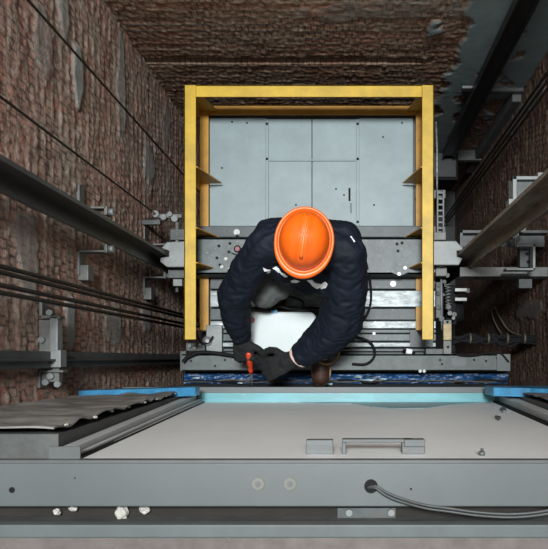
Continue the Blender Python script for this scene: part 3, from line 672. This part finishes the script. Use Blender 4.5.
# mortar dabs along the left jamb
rnd = random.Random(3)
def lump(name, c, r, m, label, cat, group, seed, sq=(1, 1, 1)):
    bm = bmesh.new(); bmesh.ops.create_icosphere(bm, subdivisions=3, radius=r)
    for v in bm.verts:
        k = 1+.45*noise.noise(v.co*(1.6/r)+Vector((seed, 0, 0))); v.co = Vector((v.co.x*sq[0], v.co.y*sq[1], v.co.z*sq[2]))*k + Vector(c)
    mb = MB(); mb.bm.free(); mb.bm = bm; return tag(mb.build(name, m), label, cat, group)
names = ['farthest', 'second farthest', 'third farthest', 'fourth farthest', 'middle', 'fourth nearest', 'third nearest', 'second nearest', 'nearest']
for k in range(9):
    d = 3.5-(3.5-1.75)*k/8
    lump('mortar_dab', (-(.905)*(1-.085*(3.7-d))+rnd.uniform(-.012, .002), -.182, H-d), .0075, 'mortar', names[k]+' white mortar dab along the left door jamb', 'mortar dab', 'white mortar dabs along the left jamb', k*2.3, (.8, .5, 1.3))
# bits lodged in the gap between channel and sill
for (x, y, r, sq, lab) in ((57, 512, .009, (1, 1, 1), 'small round white foam blob in the dark gap, leftmost'), (73, 508.5, .009, (1.3, .7, 1), 'small flat white blob beside the leftmost foam blob in the gap'),
                      (122, 512.5, .017, (.95, 1.2, .8), 'largest white rubble chunk in the dark gap'), (145, 509.5, .012, (1.2, .9, .8), 'yellowish rubble chip right of the largest chunk in the gap')):
    lump('rubble_chunk', P(x, y, 2.44), r, 'mortar', lab, 'rubble', 'rubble bits in the gap under the sill', x, sq)
b = thing('hanger_plate', P(368, 516, 2.43), 'small dark plate with two bolts in the gap under the near door channel', 'bracket')
s = MB(); s.pbox(337, 508, 396, 527, 2.44, .015); s.build('plate', 'steel_dark', b, bevel=.002)
for x in (349, 391):
    s = MB(); s.cyl(P(x, 512, 2.44), .009, .012, 12); s.build('bolt', 'shoe', b)

# ------------------------------------------------------------------ the worker
def V(*a): return Vector(a)
def blob(name, chains, m, parent, voxel=.012, smooth=6, disp=0., dscale=.1, fac=.6):
    bm = bmesh.new()
    for ch in chains:
        for (p0, r0), (p1, r1) in zip(ch, ch[1:] if len(ch) > 1 else ch):
            p0, p1 = Vector(p0), Vector(p1); L_ = (p1-p0).length
            n = max(1, int(L_/(min(r0, r1)*.35)))
            for k in range(n+1):
                t = k/n; bmesh.ops.create_icosphere(bm, subdivisions=2, radius=r0+(r1-r0)*t, matrix=Matrix.Translation(p0.lerp(p1, t)))
    me = bpy.data.meshes.new('tmp'); bm.to_mesh(me); bm.free()
    o = bpy.data.objects.new('tmp', me); C.objects.link(o)
    r = o.modifiers.new('r', 'REMESH'); r.mode = 'VOXEL'; r.voxel_size = voxel
    if smooth: sm = o.modifiers.new('s', 'SMOOTH'); sm.iterations = smooth; sm.factor = fac
    dg = bpy.context.evaluated_depsgraph_get(); dg.update()
    m2 = bpy.data.meshes.new_from_object(o.evaluated_get(dg)); bpy.data.objects.remove(o)
    if disp:
        nn = [v.normal.copy() for v in m2.vertices]
        for v, n_ in zip(m2.vertices, nn):
            q = v.co
            w = noise.noise(Vector((q.x/dscale, q.y/dscale, q.z/dscale)))
            rg = 1-abs(noise.noise(Vector((q.x/dscale*.8+5, q.y/dscale*1.1, q.z/dscale*2.2))))*2.4
            v.co = q + n_*disp*(w*.8 + rg*.6)
    m2.name = name
    for p in m2.polygons: p.use_smooth = True
    m2.materials.clear(); m2.materials.append(M[m])
    o = bpy.data.objects.new(name, m2); C.objects.link(o)
    if parent: link_parent(o, parent)
    return o

hipL, hipR = V(-.31, .66, .46), V(-.10, .65, .46)
kneeL, footL = V(-.455, .37, .50), V(-.42, .42, .12)
kneeR, ankR = V(-.055, .24, .50), V(-.138, .045, .20)
pel, wai, che, nec = V(-.205, .65, .50), V(-.20, .64, .66), V(-.20, .565, .84), V(-.195, .53, 1.04)
shL, shR = V(-.395, .555, .96), V(.005, .51, .95)
elL, wrL = V(-.585, .325, .74), V(-.592, .120, .50)
elR, wrR = V(-.030, .195, .69), V(-.270, .000, .50)
head = V(-.190, .505, 1.165)

def hand(W, D, N, S, curl, g, spread=1., thumb=1.):
    D, N, S = D.normalized(), N.normalized(), S.normalized(); W = V(0, 0, 0)+W; W0 = W; W = V(0, 0, 0)
    ch = []
    for s_ in (-.028, -.01, .01, .028):
        ch.append([(W+S*s_*.6, .021+g), (W+D*.05+S*s_*1.0, .019+g), (W+D*.095+S*s_*1.15, .015+g)])
    L4 = [(.044, .028, .022), (.05, .032, .025), (.046, .030, .024), (.036, .022, .019)]
    for k, s_ in enumerate((.034, .012, -.011, -.033)):
        p = W+D*.095+S*s_*1.15; a = 0.; c = [(p, .0125+g)]
        for j, l in enumerate(L4[k]):
            a += curl*(.75 if j == 0 else 1.)*(1+.12*k)
            p = p + (D*math.cos(a)+N*math.sin(a)+S*s_*spread*3).normalized()*l*1.05
            c.append((p, .0115+g-.001*j))
        ch.append(c)
    p = W+D*.03+S*.032; c = [(p, .016+g)]
    for dd, l in (((.6, .25, .8), .045), ((.8, .45*thumb, .35), .035), ((.85, .6*thumb, -.05), .028)):
        p = p+(D*dd[0]+N*dd[1]+S*dd[2]).normalized()*l; c.append((p, .0125+g))
    ch.append(c)
    return [[(W0+p*1.22, r*1.2) for (p, r) in q] for q in ch]
HL = dict(W=V(-.592, .105, .475), D=V(.08, -.85, -.42), N=V(.35, .35, -.85), S=V(.92, .05, .25), curl=.95)
HR = dict(W=V(-.315, -.012, .485), D=V(-.86, -.36, -.28), N=V(-.2, .1, -.95), S=V(-.25, .92, .10), curl=.55)

wk = thing('person', (-.2, .35, .03), 'person in orange hard hat and navy jacket crouching with a red screwdriver', 'person')
S1 = 1.0
body = [[(pel, .13), (wai, .12), (che, .135), (V(-.2, .565, .93), .11), (nec, .055), (head, .06)],
        [(hipL, .10), (hipR, .10)], [(V(-.30, .59, .86), .10), (V(-.10, .585, .86), .10)], [(shL, .062), (V(-.2, .56, .97), .08), (shR, .062)],
        [(hipL, .09), (kneeL, .062), (V(-.43, .42, .3), .055), (footL, .04)], [(hipR, .09), (kneeR, .062), (V(-.09, .21, .34), .055), (ankR, .04)],
        [(footL, .04), (footL+V(0, -.12, -.035), .034)], [(ankR, .036), (ankR+V(-.012, -.15, -.05), .028)],
        [(shL, .055), (elL, .042), (wrL, .029), (HL['W'], .026)], [(shR, .055), (elR, .042), (wrR, .029), (HR['W'], .026)],
        # head: skull, jaw, nose, ears
        [(head+V(0, .02, .015), .085), (head+V(0, -.01, .01), .082)], [(head+V(0, -.035, -.055), .055), (head+V(0, -.06, -.085), .036)],
        [(head+V(0, -.09, .0), .012), (head+V(0, -.112, -.03), .015)], [(head+V(-.085, 0, -.02), .016), (head+V(-.085, .003, -.045), .012)], [(head+V(.085, 0, -.02), .016), (head+V(.085, .003, -.045), .012)],
        ] + hand(g=-.002, **HL) + hand(g=-.002, **HR)
blob('body', body, 'skin', wk, .0075, 3)
for sx in (-.03, .03):
    s = MB(); bmesh.ops.create_icosphere(s.bm, subdivisions=3, radius=.012, matrix=Matrix.Translation(head+V(sx, -.083, -.01))); s.build('eye', 'eye', wk)
s = MB(); s.tube(curve_pts([head+V(-.022, -.094, -.062), head+V(0, -.1, -.064), head+V(.022, -.094, -.062)], 4), .004, 6); s.build('mouth', 'cuff', wk)
blob('hair', [[(head+V(0, .03, .02), .090), (head+V(0, .035, -.02), .083), (head+V(0, .04, -.05), .065)]], 'hair', wk, .01, 3)
# trousers
blob('trousers', [[(pel+V(0, 0, -.02), .145), (wai, .13)], [(hipL, .115), (hipR, .115)], [(hipL, .110), (kneeL+V(0, -.01, .01), .085), (V(-.43, .42, .3), .078), (footL+V(0, .01, .06), .068)],
     [(hipR, .110), (kneeR, .085), (V(-.09, .21, .34), .078), (ankR+V(0, .01, .05), .066)], [(V(-.33, .50, .52), .08), (V(-.38, .40, .50), .08)]], 'trouser', wk, .010, 5, .008, .07)
# boots
def boot(A, toe, zs_, q=1.):
    bt = blob('boot', [[(V(A.x, A.y, zs_+.13), .052), (V(A.x, A.y, zs_+.05), .048*q)], [(V(A.x, A.y+.02, zs_+.045*q), .042*q), (V(A.x, (A.y+toe)/2, zs_+.050*q), .046*q), (V(A.x, toe+.045*q, zs_+.042*q), .045*q)],
                        [(V(A.x, A.y-.01, zs_+.08), .045), (V(A.x, (A.y+toe)/2, zs_+.06), .042)]], 'boot', wk, .007, 3)
    s = MB(); out = []
    L_ = A.y+.065-(toe-.004); yc = (A.y+.065+toe-.004)/2
    for k in range(28):
        a = 2*math.pi*k/28; w = q*(.052 if math.sin(a) < 0 else .043)
        out.append(V(A.x+w*math.copysign(abs(math.cos(a))**.75, math.cos(a)), yc+L_/2*math.copysign(abs(math.sin(a))**.8, math.sin(a)), zs_))
    s.prism(out, (0, 0, .022)); s.build('sole', 'sole', bt, bevel=.003)
boot(V(-.42, .42, 0), .285, .056); boot(V(-.155, .05, 0), -.170, .104, 1.25)
# jacket
jk = [[(wai+V(0, .01, -.10), .145), (wai+V(0, .0, .02), .145), (che, .15), (V(-.2, .55, .93), .13)],
      [(V(-.34, .585, .86), .125), (V(-.055, .575, .86), .125)], [(V(-.30, .64, .60), .12), (V(-.10, .63, .60), .12)],
      [(V(-.31, .48, .82), .10), (V(-.10, .44, .82), .105)], [(V(-.20, .43, .78), .105), (V(-.17, .46, .66), .10)], [(V(-.11, .41, .80), .095), (V(-.03, .42, .84), .09)],
      [(shL, .088), (V(-.2, .57, .97), .11), (shR, .092)], [(V(-.37, .60, .93), .09), (V(-.02, .585, .92), .10)],
      [(shL, .090), (V(-.50, .44, .86), .088), (elL, .090), (V(-.598, .22, .62), .080), (wrL+V(0, .018, .022), .060)],
      [(shR, .098), (V(.002, .36, .83), .112), (elR, .122), (V(-.10, .12, .61), .112), (wrR+V(.035, .026, .018), .076)]]
JK = blob('jacket', jk, 'jacket', wk, .009, 5, .009, .055)
col = blob('collar', [[(nec+V(.085*math.cos(a), .075*math.sin(a)+.01, -.035+.012*math.sin(a)), .022), (nec+V(.085*math.cos(a+.4), .075*math.sin(a+.4)+.01, -.035+.012*math.sin(a+.4)), .022)] for a in [k*.4 for k in range(16)]], 'jacket', wk, .007, 3)
# cuffs and gloves
def ringband(c, d, r, w, m, nm, par=None):
    d = d.normalized(); u_ = d.orthogonal().normalized(); v_ = d.cross(u_); s = MB(); s.tube([c+(u_*math.cos(k*math.pi/12)+v_*math.sin(k*math.pi/12))*(r-w*.35) for k in range(25)], w*.5, 8); return s.build(nm, m, par or wk)
ringband(V(-.118, .035, .195), V(0, .35, 1), .082, .014, 'sole', 'trouser_hem')
ringband(wrL+V(.002, .004, .004), wrL-elL, .047, .014, 'cuff', 'cuff'); ringband(wrR+V(.006, .005, .004), wrR-elR, .064, .016, 'cuff', 'cuff')
for hh in (HL, HR):
    ch = hand(g=.0045, **hh); wd_ = hh['W']; back = (-hh['D'].normalized())
    ch.append([(wd_+back*.012, .044), (wd_+hh['D'].normalized()*.03, .042)])
    blob('glove', ch, 'glove', wk, .0045, 3, .002, .02)
# marks printed on the jacket, laid on its surface
bm = bmesh.new(); bm.from_mesh(JK.data); bvh = BVHTree.FromBMesh(bm); bm.free()
cam_p = V(0, 0, H)
def on_jacket(px, py):
    d = (P(px, py, .5)-cam_p).normalized(); h = bvh.ray_cast(cam_p, d)
    return (h[0], h[1]) if h[0] is not None else (P(px, py, .8), V(0, 0, 1))
def mark(outline, nm='chest_print'):
    s = MB(); top = []; bot = []
    for (x, y) in outline:
        p, n_ = on_jacket(x, y); top.append(s.bm.verts.new(p+n_*.005)); bot.append(s.bm.verts.new(p-n_*.004))
    cx_ = sum(x for x, y in outline)/len(outline); cy_ = sum(y for x, y in outline)/len(outline)
    p, n_ = on_jacket(cx_, cy_); ct = s.bm.verts.new(p+n_*.0065)
    for i in range(len(top)):
        j = (i+1) % len(top); s.bm.faces.new((ct, top[i], top[j])); s.bm.faces.new((top[j], top[i], bot[i], bot[j]))
    o = s.build(nm, 'lettering', wk); return o
mark([(263, 267.5), (266, 269), (270, 269.5), (270.5, 272), (267, 273), (264, 271)])
mark([(273, 268), (276, 266.5), (279, 268.5), (281, 272), (278.5, 272.5), (275, 269)])
mark([(279, 271), (284, 273.5), (288, 276.5), (285, 277), (281, 274)])
mark([(291, 280.5), (295, 279.5), (300, 281), (297, 282.5), (292, 282)])
mark([(307, 280), (312, 279.5), (316, 283), (321, 284), (322, 287), (317, 288.5), (313, 286), (310, 282.5)])
mark([(321, 284), (325, 281.5), (327.5, 284), (326, 288), (321, 288.5)])
mark([(350, 237), (351, 236.5), (355, 242), (354, 242.5)], 'sleeve_mark')
# helmet
def helmet(parent):
    c = P(304.3, 240.5, 1.235); kx = 1/K(1.235)
    a, b_ = 30.2*kx, 34.2*kx          # outer brim half sizes
    n = 72
    # (scale of the outer outline, height, extra peak)
    def outline(t, sc, pk, ww=1.):
        x = math.cos(t)*a*sc; y = math.sin(t)*b_*sc
        if y < 0: y -= pk*(max(0, -math.sin(t))**1.4); x *= 1+.30*pk/.02*max(0, -math.sin(t))**2*(1-max(0, -math.sin(t)))*ww
        return x, y
    prof = [(0.001, .130), (.14, .1295), (.28, .126), (.42, .1185), (.55, .107), (.66, .091), (.74, .073), (.79, .053), (.818, .032), (.83, .012), (.835, -.004), (.845, -.010), (.87, -.011), (.89, -.004), (.92, .000), (.955, .001), (.985, -.002), (1., -.010), (.985, -.015), (.90, -.017), (.83, -.014), (.80, .01), (.76, .048), (.6, .086), (.3, .110), (.001, .118)]
    rot = Matrix.Rotation(math.radians(3), 3, 'X') @ Matrix.Rotation(math.radians(3), 3, 'Y') @ Matrix.Rotation(math.radians(-8), 3, 'Z')
    def mesh(pr, nm, m, par):
        s = MB(); rings = []
        for (sc, h) in pr:
            pk = .018*max(0, (sc-.80)/.2) if sc > .80 else 0
            ring = []
            for k in range(n):
                t = 2*math.pi*k/n; x, y = outline(t, sc, pk); y0 = -.0 if sc > .9 else .006*(1-sc)
                hh = h - .012*max(0, (sc-.8)/.2)*max(0, -math.sin(t))
                # moulded crown: raised centre panel flanked by shallow valleys
                if sc < .80 and h > .05:
                    e = x/(.012) ; hh += .004*math.exp(-((abs(x)-.0)/.022)**4) - .003*math.exp(-((abs(x)-.032)/.010)**2)
                ring.append(s.bm.verts.new(c+rot @ V(x, y+y0, hh)))
            rings.append(ring)
        for r0, r1 in zip(rings, rings[1:]):
            for k in range(n): f = s.bm.faces.new((r0[k], r0[(k+1) % n], r1[(k+1) % n], r1[k])); f.smooth = True
        s.bm.faces.new(rings[0]).smooth = True; s.bm.faces.new(rings[-1][::-1])
        return s.build(nm, m, par)
    sh = mesh(prof, 'helmet', 'helmet', parent)
    # centre ridge
    s = MB(); pts = []; rr = []
    for k in range(15):
        t = k/14; y = .098-.190*t
        rad = abs(y)/b_; 
        import bisect
        pr = [p for p in prof[:10]]
        for (s0, h0), (s1, h1) in zip(pr, pr[1:]):
            if s0 <= rad <= s1: h = h0+(h1-h0)*(rad-s0)/(s1-s0)
        pts.append(c+rot @ V(.0, y+.003, h+.0045)); rr.append(.0035+.0045*t)
    s.tube(pts, rr, 10); s.build('crown_ridge', 'helmet_rim', sh)
    return sh
helmet(wk)

# screwdriver held in the glove
pa, pm, pz = P(248.5, 352, .47), P(251, 373, .34), P(252.3, 386, .17)
sd = thing('screwdriver', pm, 'red handled screwdriver held point down in the left glove of the picture', 'screwdriver')
ax = (pm-pa).normalized()
s = MB(); s.tube([pa, pa+ax*.01, pa+ax*.03, pa+(pm-pa)*.6, pa+(pm-pa)*.72, pa+(pm-pa)*.8, pm-ax*.004, pm], [.010, .017, .019, .018, .012, .015, .013, .008], 14); s.build('grip', 'red', sd)
s = MB(); s.tube([pm, pm+(pz-pm)*.86, pm+(pz-pm)*.97, pz], [.005, .005, .007, .004], 10); s.build('shaft', 'chrome', sd)

# ------------------------------------------------------------------ light, sky, camera
def area(name, loc, size, power, col, rot=(0, 0, 0)):
    l = bpy.data.lights.new(name, 'AREA'); l.shape = 'RECTANGLE'; l.size = size[0]; l.size_y = size[1]; l.energy = power; l.color = col
    o = bpy.data.objects.new(name, l); o.location = loc; o.rotation_euler = rot; C.objects.link(o); return o
area('shaft_lamp', (0, 1.35, TOP-.05), (1.6, .9), 780, (.93, .98, 1.))
l = bpy.data.lights.new('added_car_spot', 'SPOT'); l.energy = 900; l.color = (.95, .98, 1.); l.spot_size = math.radians(25); l.spot_blend = 1.; l.shadow_soft_size = .25  # unseen spot, added to brighten the car and leave the edges darker
o = bpy.data.objects.new('added_car_spot', l); o.location = (-.1, 1.3, TOP-.2); C.objects.link(o)
tgt = V(-.15, .62, 0.); o.rotation_euler = (tgt-o.location).to_track_quat('-Z', 'Y').to_euler()
w = bpy.data.worlds.new('World'); bpy.context.scene.world = w; w.use_nodes = True
w.node_tree.nodes['Background'].inputs[0].default_value = (.75, .87, 1., 1); w.node_tree.nodes['Background'].inputs[1].default_value = .5

cam = bpy.data.cameras.new('camera'); cam.sensor_width = 36; cam.sensor_fit = 'HORIZONTAL'; cam.lens = F/548*36
cam.shift_x = -(VX-274)/548; cam.shift_y = (VY-274.5)/548; cam.clip_start = .05
co = bpy.data.objects.new('camera', cam); co.location = (0, 0, H); C.objects.link(co)
sc = bpy.context.scene; sc.camera = co
vs = sc.view_settings; sc.display_settings.display_device = 'sRGB'; vs.view_transform = 'Standard'; vs.look = 'None'; vs.gamma = 1; vs.use_curve_mapping = False; vs.exposure = 0.
